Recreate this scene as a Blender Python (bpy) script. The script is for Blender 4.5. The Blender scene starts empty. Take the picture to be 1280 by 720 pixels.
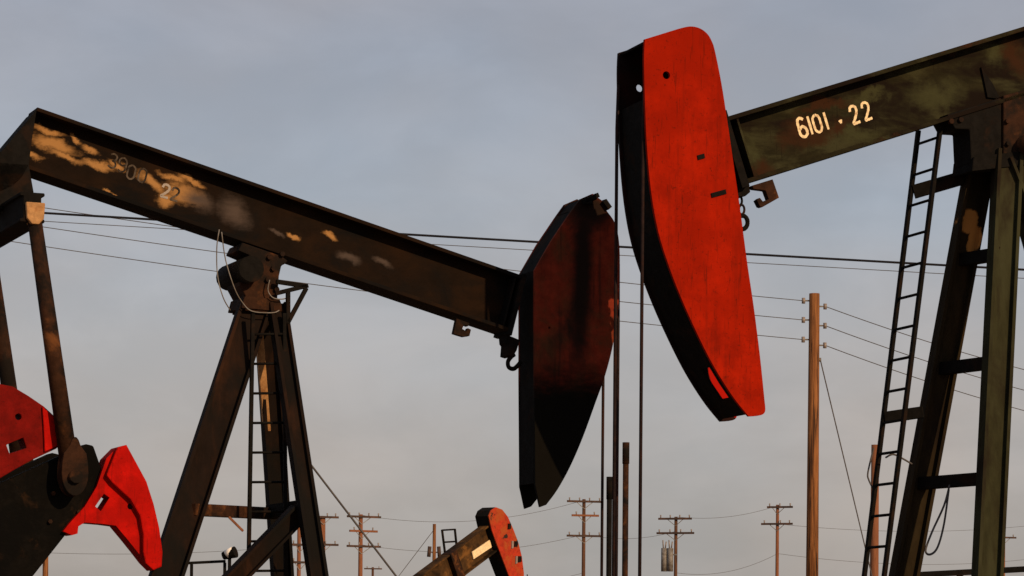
import bpy, math, random
from mathutils import Vector, Matrix
from mathutils.geometry import tessellate_polygon
random.seed(7)
sc = bpy.context.scene
C = sc.collection

# ------------------------------------------------------------------ camera
LENS, SENS = 100.0, 36.0
FPX = 1280 * LENS / SENS          # focal length in pixels of the 1280 px wide photograph
PX0, PY0 = 640.0, 820.0           # the horizon lies below the frame
ROLL = 0.008
EYE = Vector((0.0, 0.0, 1.6))
cam = bpy.data.cameras.new('camera')
cam.lens = LENS; cam.sensor_width = SENS; cam.sensor_fit = 'HORIZONTAL'
cam.shift_y = (PY0 - 360.0) / 1280.0
cam.clip_start = 0.1; cam.clip_end = 6000
camo = bpy.data.objects.new('camera', cam); C.objects.link(camo)
cr, sr = math.cos(ROLL), math.sin(ROLL)
camo.matrix_world = Matrix(((cr, -sr, 0, EYE.x), (0, 0, -1, EYE.y), (sr, cr, 0, EYE.z), (0, 0, 0, 1)))
sc.camera = camo

# ------------------------------------------------------------------ light
SUN_AZ, SUN_EL = math.radians(40), math.radians(23)    # azimuth to the right of straight behind the camera
to_sun = Vector((math.sin(SUN_AZ) * math.cos(SUN_EL), -math.cos(SUN_AZ) * math.cos(SUN_EL), math.sin(SUN_EL)))
sun = bpy.data.lights.new('sun', 'SUN'); sun.energy = 4.2; sun.angle = math.radians(0.55)
sun.color = (1.0, 0.66, 0.36)
suno = bpy.data.objects.new('sun', sun); C.objects.link(suno)
suno.rotation_euler = to_sun.to_track_quat('Z', 'Y').to_euler()
suno.location = (30, -30, 40)

world = bpy.data.worlds.new('World'); sc.world = world; world.use_nodes = True
wn = world.node_tree; wn.nodes.clear()
def WN(t, **k):
    n = wn.nodes.new(t)
    for a, b in k.items(): setattr(n, a, b)
    return n
w_out = WN('ShaderNodeOutputWorld'); w_bg = WN('ShaderNodeBackground')
w_bg.inputs['Strength'].default_value = 0.10
w_sky = WN('ShaderNodeTexSky', sky_type='NISHITA', sun_disc=False)
w_sky.sun_elevation = SUN_EL; w_sky.sun_rotation = math.pi - SUN_AZ
w_sky.altitude = 150; w_sky.air_density = 1.0; w_sky.dust_density = 2.0; w_sky.ozone_density = 2.0
w_tc = WN('ShaderNodeTexCoord')
w_sep = WN('ShaderNodeSeparateXYZ'); wn.links.new(w_tc.outputs['Generated'], w_sep.inputs[0])
# thin high veil of cloud: bluish grey overhead, dusty mauve towards the horizon
w_el = WN('ShaderNodeMapRange', interpolation_type='SMOOTHSTEP'); w_el.inputs['From Min'].default_value = 0.0; w_el.inputs['From Max'].default_value = 0.26
wn.links.new(w_sep.outputs['Z'], w_el.inputs['Value'])
w_veil = WN('ShaderNodeValToRGB')
e = w_veil.color_ramp.elements
e[0].position = 0.0; e[0].color = (0.350, 0.318, 0.300, 1)
e[1].position = 1.0; e[1].color = (0.318, 0.326, 0.368, 1)
m0 = e.new(0.15); m0.color = (0.395, 0.358, 0.342, 1)
m1 = e.new(0.38); m1.color = (0.425, 0.395, 0.385, 1)
m2 = e.new(0.66); m2.color = (0.362, 0.376, 0.408, 1)
wn.links.new(w_el.outputs[0], w_veil.inputs[0])
w_map = WN('ShaderNodeMapping'); w_map.inputs['Scale'].default_value = (7.0, 7.0, 15.0); w_map.inputs['Rotation'].default_value = (0.0, 0.12, 0.0)
wn.links.new(w_tc.outputs['Generated'], w_map.inputs[0])
w_noi = WN('ShaderNodeTexNoise'); w_noi.inputs['Scale'].default_value = 1.6; w_noi.inputs['Detail'].default_value = 6; w_noi.inputs['Roughness'].default_value = 0.55; w_noi.inputs['Distortion'].default_value = 0.3
wn.links.new(w_map.outputs[0], w_noi.inputs['Vector'])
w_cl = WN('ShaderNodeMapRange', interpolation_type='SMOOTHSTEP'); w_cl.inputs['From Min'].default_value = 0.35; w_cl.inputs['From Max'].default_value = 0.72
w_cl.inputs['To Min'].default_value = 0.985; w_cl.inputs['To Max'].default_value = 1.15
wn.links.new(w_noi.outputs['Fac'], w_cl.inputs['Value'])
w_mul = WN('ShaderNodeMixRGB', blend_type='MULTIPLY'); w_mul.inputs[0].default_value = 1.0
wn.links.new(w_veil.outputs[0], w_mul.inputs[1]); wn.links.new(w_cl.outputs[0], w_mul.inputs[2])
w_map2 = WN('ShaderNodeMapping'); w_map2.inputs['Scale'].default_value = (7.0, 7.0, 13.0); w_map2.inputs['Location'].default_value = (3.1, 0.4, 1.2); w_map2.inputs['Rotation'].default_value = (0.0, -0.2, 0.0)
wn.links.new(w_tc.outputs['Generated'], w_map2.inputs[0])
w_noi2 = WN('ShaderNodeTexNoise'); w_noi2.inputs['Scale'].default_value = 1.1; w_noi2.inputs['Detail'].default_value = 4; w_noi2.inputs['Roughness'].default_value = 0.5
wn.links.new(w_map2.outputs[0], w_noi2.inputs['Vector'])
w_tint = WN('ShaderNodeValToRGB'); w_tint.color_ramp.elements[0].position = 0.36; w_tint.color_ramp.elements[0].color = (0.965, 1.0, 1.035, 1); w_tint.color_ramp.elements[1].position = 0.66; w_tint.color_ramp.elements[1].color = (1.045, 0.998, 0.965, 1)
wn.links.new(w_noi2.outputs['Fac'], w_tint.inputs[0])
w_mul2 = WN('ShaderNodeMixRGB', blend_type='MULTIPLY'); w_mul2.inputs[0].default_value = 1.0
wn.links.new(w_mul.outputs[0], w_mul2.inputs[1]); wn.links.new(w_tint.outputs[0], w_mul2.inputs[2])
w_gain = WN('ShaderNodeMixRGB', blend_type='MULTIPLY'); w_gain.inputs[0].default_value = 1.0; w_gain.inputs[2].default_value = (10.35, 10.35, 10.35, 1)
wn.links.new(w_mul2.outputs[0], w_gain.inputs[1])
w_mix = WN('ShaderNodeMixRGB'); w_mix.inputs[0].default_value = 0.85
wn.links.new(w_sky.outputs[0], w_mix.inputs[1]); wn.links.new(w_gain.outputs[0], w_mix.inputs[2])
wn.links.new(w_mix.outputs[0], w_bg.inputs['Color']); wn.links.new(w_bg.outputs[0], w_out.inputs[0])

vs = sc.view_settings
vs.view_transform = 'Standard'; vs.look = 'None'; vs.exposure = 0.0; vs.gamma = 1.0; vs.use_curve_mapping = False
sc.cycles.use_denoising = True

# ------------------------------------------------------------------ frames: where a line of sight meets a vertical plane
def ray(px, py):
    u, v = (px - PX0) / FPX, (PY0 - py) / FPX
    return Vector((u * cr - v * sr, 1.0, u * sr + v * cr))
def pt(px, py, Y):                       # a point Y metres ahead of the camera
    return EYE + ray(px, py) * Y
class Frame:                             # a machine's own axes: x along its beam, y away from the camera, z up
    def __init__(self, px, py, Y, deg):
        p = pt(px, py, Y); self.o = Vector((p.x, p.y, 0)); self.a = math.radians(deg)
        self.ca, self.sa = math.cos(self.a), math.sin(self.a)
    def loc(self, v):
        x, y = v.x - self.o.x, v.y - self.o.y
        return Vector((x * self.ca + y * self.sa, -x * self.sa + y * self.ca, v.z))
    def at(self, px, py, y=0.0):
        e0 = self.loc(EYE); r = ray(px, py)
        d = Vector((r.x * self.ca + r.y * self.sa, -r.x * self.sa + r.y * self.ca, r.z))
        return e0 + d * ((y - e0.y) / d.y)
    def poly(self, pts, y):
        return [(q.x, q.z) for q in (self.at(a, b, y) for a, b in pts)]

# ------------------------------------------------------------------ mesh helpers
def obj(name, verts, faces, mat, parent=None, bevel=0.0, smooth=False):
    me = bpy.data.meshes.new(name); me.from_pydata([tuple(v) for v in verts], [], faces); me.update()
    if mat: me.materials.append(mat)
    if smooth:
        me.polygons.foreach_set('use_smooth', [True] * len(me.polygons))
    o = bpy.data.objects.new(name, me); C.objects.link(o)
    if parent: o.parent = parent
    if bevel:
        b = o.modifiers.new('bevel', 'BEVEL'); b.width = bevel; b.segments = 2; b.limit_method = 'ANGLE'; b.angle_limit = math.radians(40)
    return o
def empty(name, loc=(0, 0, 0), rz=0.0, parent=None):
    o = bpy.data.objects.new(name, None); C.objects.link(o); o.location = loc; o.rotation_euler = (0, 0, rz)
    o.empty_display_size = 0.2
    if parent: o.parent = parent
    return o
def tag(o, label=None, cat=None, group=None, kind=None):
    for k, v in (('label', label), ('category', cat), ('group', group), ('kind', kind)):
        if v: o[k] = v
    return o
def fix_normals(o):
    import bmesh
    bm = bmesh.new(); bm.from_mesh(o.data); bmesh.ops.recalc_face_normals(bm, faces=bm.faces); bm.to_mesh(o.data); bm.free()
    return o
def prism_data(loops, f0, f1):
    """loops: outer then holes, 2-D. f0, f1 turn a 2-D point into the two ends in 3-D."""
    tris = tessellate_polygon([[Vector((a, b, 0)) for a, b in L] for L in loops])
    flat = [p for L in loops for p in L]; n = len(flat)
    V = [f0(*p) for p in flat] + [f1(*p) for p in flat]
    F = [tuple(t) for t in tris] + [tuple(i + n for i in reversed(t)) for t in tris]
    k = 0
    for L in loops:
        m = len(L)
        for i in range(m):
            a, b = k + i, k + (i + 1) % m
            F.append((a, b, b + n, a + n))
        k += m
    return V, F
def plate(name, loops, y0, y1, mat, parent, bevel=0.006):
    """an outline in the machine's x-z plane, given thickness from y0 to y1"""
    if not isinstance(loops[0][0], (tuple, list)): loops = [loops]
    V, F = prism_data(loops, lambda a, b: (a, y0, b), lambda a, b: (a, y1, b))
    return fix_normals(obj(name, V, F, mat, parent, bevel))
def circle(cx, cz, r, n=14):
    return [(cx + r * math.cos(2 * math.pi * i / n), cz + r * math.sin(2 * math.pi * i / n)) for i in range(n)]
def sweep(name, A, B, section, up, mat, parent, bevel=0.0, sectionB=None):
    """a 2-D section (across, up) drawn from A to B"""
    A, B = Vector(A), Vector(B); t = (B - A).normalized(); u = Vector(up); u = (u - t * u.dot(t)).normalized(); s = u.cross(t)
    sb = sectionB or section; n = len(section)
    tris = tessellate_polygon([[Vector((a, b, 0)) for a, b in section]])
    V = [A + s * a + u * b for a, b in section] + [B + s * a + u * b for a, b in sb]
    F = [tuple(t_) for t_ in tris] + [tuple(i + n for i in reversed(t_)) for t_ in tris]
    for i in range(n):
        F.append((i, (i + 1) % n, (i + 1) % n + n, i + n))
    return fix_normals(obj(name, V, F, mat, parent, bevel))
def rect(w, h): return [(-w / 2, -h / 2), (w / 2, -h / 2), (w / 2, h / 2), (-w / 2, h / 2)]
def isec(w, h, tf, tw):
    a, b, c, d = w / 2, h / 2, tw / 2, h / 2 - tf
    return [(-a, -b), (a, -b), (a, -d), (c, -d), (c, d), (a, d), (a, b), (-a, b), (-a, d), (-c, d), (-c, -d), (-a, -d)]
def ring(r, n=10): return [(r * math.cos(2 * math.pi * i / n), r * math.sin(2 * math.pi * i / n)) for i in range(n)]
def bar(name, A, B, w, h, mat, parent, up=(0, 0, 1), bevel=0.005): return sweep(name, A, B, rect(w, h), up, mat, parent, bevel)
def rod(name, A, B, r, mat, parent, n=10, rb=None):
    A, B = Vector(A), Vector(B); up = (0, 0, 1) if abs((B - A).normalized().z) < 0.9 else (1, 0, 0)
    o = sweep(name, A, B, ring(r, n), up, mat, parent, 0, ring(rb, n) if rb else None)
    o.data.polygons.foreach_set('use_smooth', [len(p.vertices) == 4 for p in o.data.polygons])
    return o
def tube(name, pts, r, mat, parent, n=6):
    pts = [Vector(p) for p in pts]; V, F = [], []
    prev = None
    for i, p in enumerate(pts):
        t = (pts[min(i + 1, len(pts) - 1)] - pts[max(i - 1, 0)]).normalized()
        if prev is None: prev = Vector((0, 0, 1)) if abs(t.z) < 0.8 else Vector((1, 0, 0))
        u = (prev - t * prev.dot(t)).normalized(); prev = u; s = t.cross(u)
        for k in range(n):
            a = 2 * math.pi * k / n; V.append(p + u * (r * math.cos(a)) + s * (r * math.sin(a)))
    for i in range(len(pts) - 1):
        for k in range(n):
            a, b = i * n + k, i * n + (k + 1) % n
            F.append((a, b, b + n, a + n))
    F.append(tuple(range(n - 1, -1, -1))); F.append(tuple(range((len(pts) - 1) * n, len(pts) * n)))
    return obj(name, V, F, mat, parent, smooth=True)
def spline(pts, k=6):
    P = [Vector(p) for p in pts]; out = []
    for i in range(len(P) - 1):
        p0, p1, p2, p3 = P[max(i - 1, 0)], P[i], P[i + 1], P[min(i + 2, len(P) - 1)]
        for j in range(k):
            t = j / k
            out.append(0.5 * ((2 * p1) + (p2 - p0) * t + (2 * p0 - 5 * p1 + 4 * p2 - p3) * t * t + (3 * p1 - p0 - 3 * p2 + p3) * t ** 3))
    return out + [P[-1]]
def sag(A, B, drop, n=24):
    A, B = Vector(A), Vector(B)
    return [A.lerp(B, i / n) - Vector((0, 0, 4 * drop * (i / n) * (1 - i / n))) for i in range(n + 1)]

def smooth_px(pts, i0, i1, k=4):
    """round off the points i0..i1 of an outline"""
    return pts[:i0] + [(v.x, v.y) for v in spline([(a, b, 0) for a, b in pts[i0:i1 + 1]], k)] + pts[i1 + 1:]

# ------------------------------------------------------------------ materials
def metal(name, base, second=None, dark=None, scale=2.0, cut2=(0.45, 0.65), cutd=(0.45, 0.7), stretch=(1, 1, 1), rough=0.6,
          patches=None, pcol=None, pnoise=0.12, bump=0.15, spec=0.35, seed=0.0, drip=0.0, pcut=(0.05, 0.4), speck=0.0, patches2=None, pcol2=None, scratch=0.0, pbreak=0.0, pfreq=3.2, pcut2=None):
    m = bpy.data.materials.new(name); m.use_nodes = True; nt = m.node_tree; N = nt.nodes; Lk = nt.links
    bs = N['Principled BSDF']; bs.inputs['Specular IOR Level'].default_value = spec
    tc = N.new('ShaderNodeTexCoord'); mp = N.new('ShaderNodeMapping'); mp.inputs['Scale'].default_value = stretch; mp.inputs['Location'].default_value = (seed, seed * 1.7, seed * 0.6)
    Lk.new(tc.outputs['Object'], mp.inputs[0])
    def noise(sc_, det=8, rg=0.6, vec=mp, dist=0.0):
        n = N.new('ShaderNodeTexNoise'); n.inputs['Scale'].default_value = sc_; n.inputs['Detail'].default_value = det; n.inputs['Roughness'].default_value = rg; n.inputs['Distortion'].default_value = dist
        Lk.new(vec.outputs[0], n.inputs['Vector']); return n
    def cut(sock, a, b):
        r = N.new('ShaderNodeMapRange'); r.interpolation_type = 'SMOOTHSTEP'; r.inputs['From Min'].default_value = a; r.inputs['From Max'].default_value = b
        Lk.new(sock, r.inputs['Value']); return r.outputs[0]
    def mixc(fac, a, b):
        x = N.new('ShaderNodeMixRGB')
        if isinstance(fac, float): x.inputs[0].default_value = fac
        else: Lk.new(fac, x.inputs[0])
        for s, v in ((1, a), (2, b)):
            if isinstance(v, tuple): x.inputs[s].default_value = (*v, 1)
            else: Lk.new(v, x.inputs[s])
        return x.outputs[0]
    col = base
    n0 = noise(scale * 3.1, 10, 0.7)
    lo = tuple(c * 0.72 for c in base); hi = tuple(min(1, c * 1.25) for c in base)
    col = mixc(cut(n0.outputs['Fac'], 0.3, 0.7), lo, hi)
    n1 = noise(scale, 9, 0.62, dist=0.4)
    if second: col = mixc(cut(n1.outputs['Fac'], *cut2), col, second)
    if dark:
        n2 = noise(scale * 0.63, 9, 0.6, dist=0.6); col = mixc(cut(n2.outputs['Fac'], *cutd), col, dark)
    if drip and dark:
        md = N.new('ShaderNodeMapping'); md.inputs['Scale'].default_value = (9, 9, 0.55); Lk.new(tc.outputs['Object'], md.inputs[0])
        n3 = noise(1.6, 5, 0.55, vec=md); f = cut(n3.outputs['Fac'], 0.52, 0.72)
        mu = N.new('ShaderNodeMath'); mu.operation = 'MULTIPLY'; mu.inputs[1].default_value = drip; Lk.new(f, mu.inputs[0])
        col = mixc(mu.outputs[0], col, dark)
    if speck and dark:
        n4 = noise(38.0, 4, 0.6); f = cut(n4.outputs['Fac'], 0.60, 0.70)
        mu = N.new('ShaderNodeMath'); mu.operation = 'MULTIPLY'; mu.inputs[1].default_value = speck; Lk.new(f, mu.inputs[0])
        col = mixc(mu.outputs[0], col, dark)
    if scratch and dark:
        for rot, st in (((0, 0.35, 0), (55, 55, 3.5)), ((0, -0.9, 0), (70, 70, 5))):
            ms = N.new('ShaderNodeMapping'); ms.inputs['Rotation'].default_value = rot; ms.inputs['Scale'].default_value = st; Lk.new(tc.outputs['Object'], ms.inputs[0])
            n5 = noise(0.8, 3, 0.5, vec=ms, dist=0.3); f = cut(n5.outputs['Fac'], 0.64, 0.72)
            mu = N.new('ShaderNodeMath'); mu.operation = 'MULTIPLY'; mu.inputs[1].default_value = scratch; Lk.new(f, mu.inputs[0])
            col = mixc(mu.outputs[0], col, dark)
    def patchmask(plist, pcut):
        nz = noise(pfreq, 7, 0.65, vec=tc_obj)
        sb = N.new('ShaderNodeVectorMath'); sb.operation = 'SUBTRACT'; Lk.new(nz.outputs['Color'], sb.inputs[0]); sb.inputs[1].default_value = (0.5, 0.5, 0.5)
        sl = N.new('ShaderNodeVectorMath'); sl.operation = 'SCALE'; sl.inputs['Scale'].default_value = pnoise * 4; Lk.new(sb.outputs[0], sl.inputs[0])
        ad = N.new('ShaderNodeVectorMath'); ad.operation = 'ADD'; Lk.new(tc.outputs['Object'], ad.inputs[0]); Lk.new(sl.outputs[0], ad.inputs[1])
        acc = None
        for cx, cz, rx, rz, ang in plist:
            mm = N.new('ShaderNodeMapping'); mm.vector_type = 'TEXTURE'
            mm.inputs['Location'].default_value = (cx, 0, cz); mm.inputs['Rotation'].default_value = (0, ang, 0); mm.inputs['Scale'].default_value = (rx, 500, rz)
            Lk.new(ad.outputs[0], mm.inputs[0])
            g = N.new('ShaderNodeTexGradient'); g.gradient_type = 'SPHERICAL'; Lk.new(mm.outputs[0], g.inputs[0])
            if acc is None: acc = g.outputs['Fac']
            else:
                x = N.new('ShaderNodeMath'); x.operation = 'MAXIMUM'; Lk.new(acc, x.inputs[0]); Lk.new(g.outputs['Fac'], x.inputs[1]); acc = x.outputs[0]
        if pbreak:
            mb = N.new('ShaderNodeMapping'); mb.inputs['Scale'].default_value = (5, 5, 17); mb.inputs['Rotation'].default_value = (0, 0.33, 0); Lk.new(tc.outputs['Object'], mb.inputs[0])
            nb_ = noise(1.0, 8, 0.7, vec=mb, dist=0.5)
            x = N.new('ShaderNodeMath'); x.operation = 'MULTIPLY_ADD'; Lk.new(nb_.outputs['Fac'], x.inputs[0]); x.inputs[1].default_value = pbreak; x.inputs[2].default_value = -pbreak * 0.5
            y = N.new('ShaderNodeMath'); y.operation = 'ADD'; Lk.new(acc, y.inputs[0]); Lk.new(x.outputs[0], y.inputs[1])
            z = N.new('ShaderNodeMath'); z.operation = 'MULTIPLY'; z.use_clamp = True
            g2 = cut(acc, 0.0, 0.12); Lk.new(cut(y.outputs[0], *pcut), z.inputs[0]); Lk.new(g2, z.inputs[1]); return z.outputs[0]
        return cut(acc, *pcut)
    class _T: outputs = [tc.outputs['Object']]
    tc_obj = _T
    if patches: col = mixc(patchmask(patches, pcut), col, pcol)
    if patches2: col = mixc(patchmask(patches2, pcut2 or pcut), col, pcol2)
    if isinstance(col, tuple): bs.inputs['Base Color'].default_value = (*col, 1)
    else: Lk.new(col, bs.inputs['Base Color'])
    rr = N.new('ShaderNodeMapRange'); rr.inputs['To Min'].default_value = max(0.05, rough - 0.15); rr.inputs['To Max'].default_value = min(1, rough + 0.2)
    Lk.new(n1.outputs['Fac'], rr.inputs['Value']); Lk.new(rr.outputs[0], bs.inputs['Roughness'])
    if bump:
        nb = noise(26, 6, 0.65); bp = N.new('ShaderNodeBump'); bp.inputs['Strength'].default_value = bump; bp.inputs['Distance'].default_value = 0.01
        Lk.new(nb.outputs['Fac'], bp.inputs['Height']); Lk.new(bp.outputs[0], bs.inputs['Normal'])
    return m

M = {}
M['black'] = metal('oily_black_steel', (0.0075, 0.0070, 0.0066), (0.017, 0.010, 0.007), None, 3.5, (0.5, 0.68), rough=0.8, spec=0.03, bump=0.4)
M['crank'] = metal('crude_blackened_crank', (0.0045, 0.0040, 0.0036), (0.020, 0.011, 0.006), (0.003, 0.003, 0.003), 5.0, (0.56, 0.70), (0.4, 0.6), rough=0.85, spec=0.03, bump=0.8)
M['rope'] = metal('steel_cable', (0.018, 0.012, 0.013), (0.035, 0.015, 0.012), None, 4.0, rough=0.8, spec=0.08, bump=0)
M['wire'] = metal('weathered_wire', (0.075, 0.072, 0.075), None, None, 2.0, rough=0.8, spec=0.1, bump=0)
M['cable'] = metal('black_insulated_cable', (0.012, 0.012, 0.016), None, None, 2.0, rough=0.8, spec=0.1, bump=0)
M['rust'] = metal('rusty_brown_steel', (0.030, 0.013, 0.007), (0.11, 0.042, 0.014), (0.008, 0.006, 0.005), 4.5, (0.52, 0.70), (0.42, 0.60), rough=0.85, spec=0.08, bump=0.4)
M['tan'] = metal('tan_rusted_steel', (0.36, 0.20, 0.085), (0.20, 0.085, 0.03), (0.05, 0.03, 0.02), 5.0, (0.5, 0.7), (0.58, 0.75), rough=0.8, spec=0.2)
M['wood'] = metal('weathered_pole_wood', (0.235, 0.100, 0.036), (0.13, 0.052, 0.020), (0.035, 0.018, 0.011), 3.0, (0.44, 0.60), (0.50, 0.62), stretch=(9, 9, 0.3), rough=0.9, spec=0.1, bump=0.3)
M['darkwood'] = metal('creosoted_pole_wood', (0.085, 0.042, 0.026), (0.14, 0.065, 0.035), (0.03, 0.02, 0.016), 3.0, stretch=(6, 6, 0.35), rough=0.9, spec=0.1)
M['redwood'] = metal('reddish_pole_wood', (0.19, 0.078, 0.040), (0.12, 0.050, 0.028), (0.05, 0.024, 0.016), 3.0, (0.45, 0.7), (0.58, 0.78), stretch=(6, 6, 0.35), rough=0.9, spec=0.1)
M['arm'] = metal('crossarm_wood', (0.05, 0.035, 0.03), (0.10, 0.055, 0.04), None, 3.0, rough=0.9, spec=0.1)
M['glass'] = metal('insulator_porcelain', (0.20, 0.17, 0.155), None, None, 3.0, rough=0.35, bump=0)
M['galv'] = metal('galvanised_grey', (0.16, 0.155, 0.15), (0.09, 0.075, 0.06), None, 4.0, rough=0.55)
M['white'] = metal('white_enamel', (0.78, 0.76, 0.72), None, None, 4.0, rough=0.35, bump=0)
M['cream'] = metal('cream_stencil_paint', (0.74, 0.60, 0.38), (0.30, 0.17, 0.08), None, 13.0, (0.54, 0.72), rough=0.75, bump=0, spec=0.2)
M['dullcream'] = metal('faded_stencil_paint', (0.075, 0.058, 0.044), (0.014, 0.010, 0.008), None, 9.0, (0.45, 0.58), rough=0.8, bump=0, spec=0.2)
M['red'] = metal('red_paint', (0.262, 0.0090, 0.0008), (0.220, 0.0076, 0.0008), (0.070, 0.006, 0.002), 1.2, (0.38, 0.72), (0.60, 0.92), rough=0.85, spec=0.04, bump=0.2, drip=0.28, speck=0.6, scratch=0.5)
M['shadedred'] = metal('shaded_counterweight_paint', (0.130, 0.0042, 0.0030), (0.075, 0.004, 0.003), (0.02, 0.004, 0.003), 2.4, (0.42, 0.68), (0.55, 0.8), rough=0.8, spec=0.05, seed=6, speck=0.4, bump=0.4)  # darker red: shade over the upper counterweight is put into this paint
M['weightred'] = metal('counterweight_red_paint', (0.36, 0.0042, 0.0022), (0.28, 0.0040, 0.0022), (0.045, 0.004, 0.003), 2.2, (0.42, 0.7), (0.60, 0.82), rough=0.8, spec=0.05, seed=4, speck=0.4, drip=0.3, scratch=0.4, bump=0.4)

# ------------------------------------------------------------------ ground
def ground():
    n = 60; V, F = [], []
    ext = [-3000, -1200, -500, -220] + [-120 + 8 * i for i in range(31)] + [220, 500, 1200, 3000]
    for y in ext:
        for x in ext:
            near = max(0, 1 - math.hypot(x, y - 40) / 200)
            V.append((x, y + 40, -0.02 - 0.05 * random.random() * near))
    k = len(ext)
    for j in range(k - 1):
        for i in range(k - 1):
            a = j * k + i; F.append((a, a + 1, a + k + 1, a + k))
    m = metal('dry_dirt', (0.20, 0.135, 0.085), (0.26, 0.19, 0.125), (0.06, 0.045, 0.035), 0.35, (0.4, 0.7), (0.6, 0.8), rough=0.95, spec=0.1, bump=0.6)
    tag(obj('ground', V, F, m), kind='structure')
ground()

# ------------------------------------------------------------------ shared machine builders
def head(fr, root, near_px, W, mat, matfar, tk=0.035, yc=0.0, holes_px=(), front=None, back=None, lower_gap=0.0):
    """horse head of two side plates W apart; front / back: pixel polylines of the plates that join them"""
    h = empty('horse_head', parent=root)
    yn = yc - W / 2
    out = fr.poly(near_px, yn)
    loops = [out] + [circle(*((lambda q: (q.x, q.z))(fr.at(a, b, yn))), r) for a, b, r in holes_px]
    plate('side_plate', loops, yn, yn + tk, mat, h, 0.004)
    plate('side_plate', loops, yc + W / 2 - tk, yc + W / 2, matfar, h, 0.004)
    return h
def strip(name, fr, px, W, yc, mat, parent, tk=0.03, inset=0.0, yref=None):
    """a plate bent along a pixel polyline, spanning the gap between side plates"""
    yn = (yc - W / 2) if yref is None else yref
    P = [Vector((q.x, q.z)) for q in (fr.at(a, b, yn) for a, b in px)]
    off = []
    for i, p in enumerate(P):
        t = (P[min(i + 1, len(P) - 1)] - P[max(i - 1, 0)]).normalized(); off.append(Vector((-t.y, t.x)))
    outer = [p + o * inset for p, o in zip(P, off)]; inner = [p + o * (inset + tk) for p, o in zip(P, off)]
    loop = [(p.x, p.y) for p in outer] + [(p.x, p.y) for p in reversed(inner)]
    return plate(name, loop, yc - W / 2 + 0.037, yc + W / 2 - 0.037, mat, parent, 0)
def make_ladder(root, A0, A1, B0, B1, n, mat, rr=0.016, wide=0.05, step0=0.5):
    """rails A0->A1 and B0->B1 (bottom to top), rungs every step"""
    L = empty('ladder', parent=root)
    A0, A1, B0, B1 = map(Vector, (A0, A1, B0, B1))
    acr = (B0 - A0).normalized()
    for p, q in ((A0, A1), (B0, B1)):
        bar('rail', p, q, wide, 0.035, mat, L, up=acr.cross((q - p).normalized()), bevel=0.004)
    proto = None
    for i in range(n):
        t = (i + step0) / n
        p, q = A0.lerp(A1, t), B0.lerp(B1, t)
        rod('rung', p, q, rr, mat, L, 8)
    return L
def digits(text, height, origin, ux, uz, y, mat, parent, gap=0.62, narrow=0.72, gaps=None, weight=0.0):
    """stencilled characters, each a mesh of its own, 2 mm proud of the web; ux/uz run along and across the beam"""
    cur = 0.0
    for k, ch in enumerate(text):
        if ch != ' ':
            cu = bpy.data.curves.new('digit', 'FONT'); cu.body = ch; cu.size = height / 0.7; cu.extrude = 0.001; cu.offset = weight; cu.resolution_u = 4
            to = bpy.data.objects.new('digit', cu); C.objects.link(to)
            dg = bpy.context.evaluated_depsgraph_get(); me = bpy.data.meshes.new_from_object(to.evaluated_get(dg))
            bpy.data.objects.remove(to); bpy.data.curves.remove(cu)
            xs = [v.co.x for v in me.vertices]; x0, x1 = min(xs), max(xs)
            if ch == '1':   # a plain stroke
                pass
            for v in me.vertices:
                a = cur + (v.co.x - x0) * narrow; b = v.co.y
                s = ux * a + uz * b
                v.co = Vector((origin[0] + s.x, y - v.co.z, origin[1] + s.y))
            me.materials.clear(); me.materials.append(mat); me.name = 'digit'
            o = bpy.data.objects.new('digit', me); C.objects.link(o); o.parent = parent
            cur += (x1 - x0) * narrow + height * (gaps[k] if gaps else 0.16)
        else: cur += height * 0.35
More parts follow.
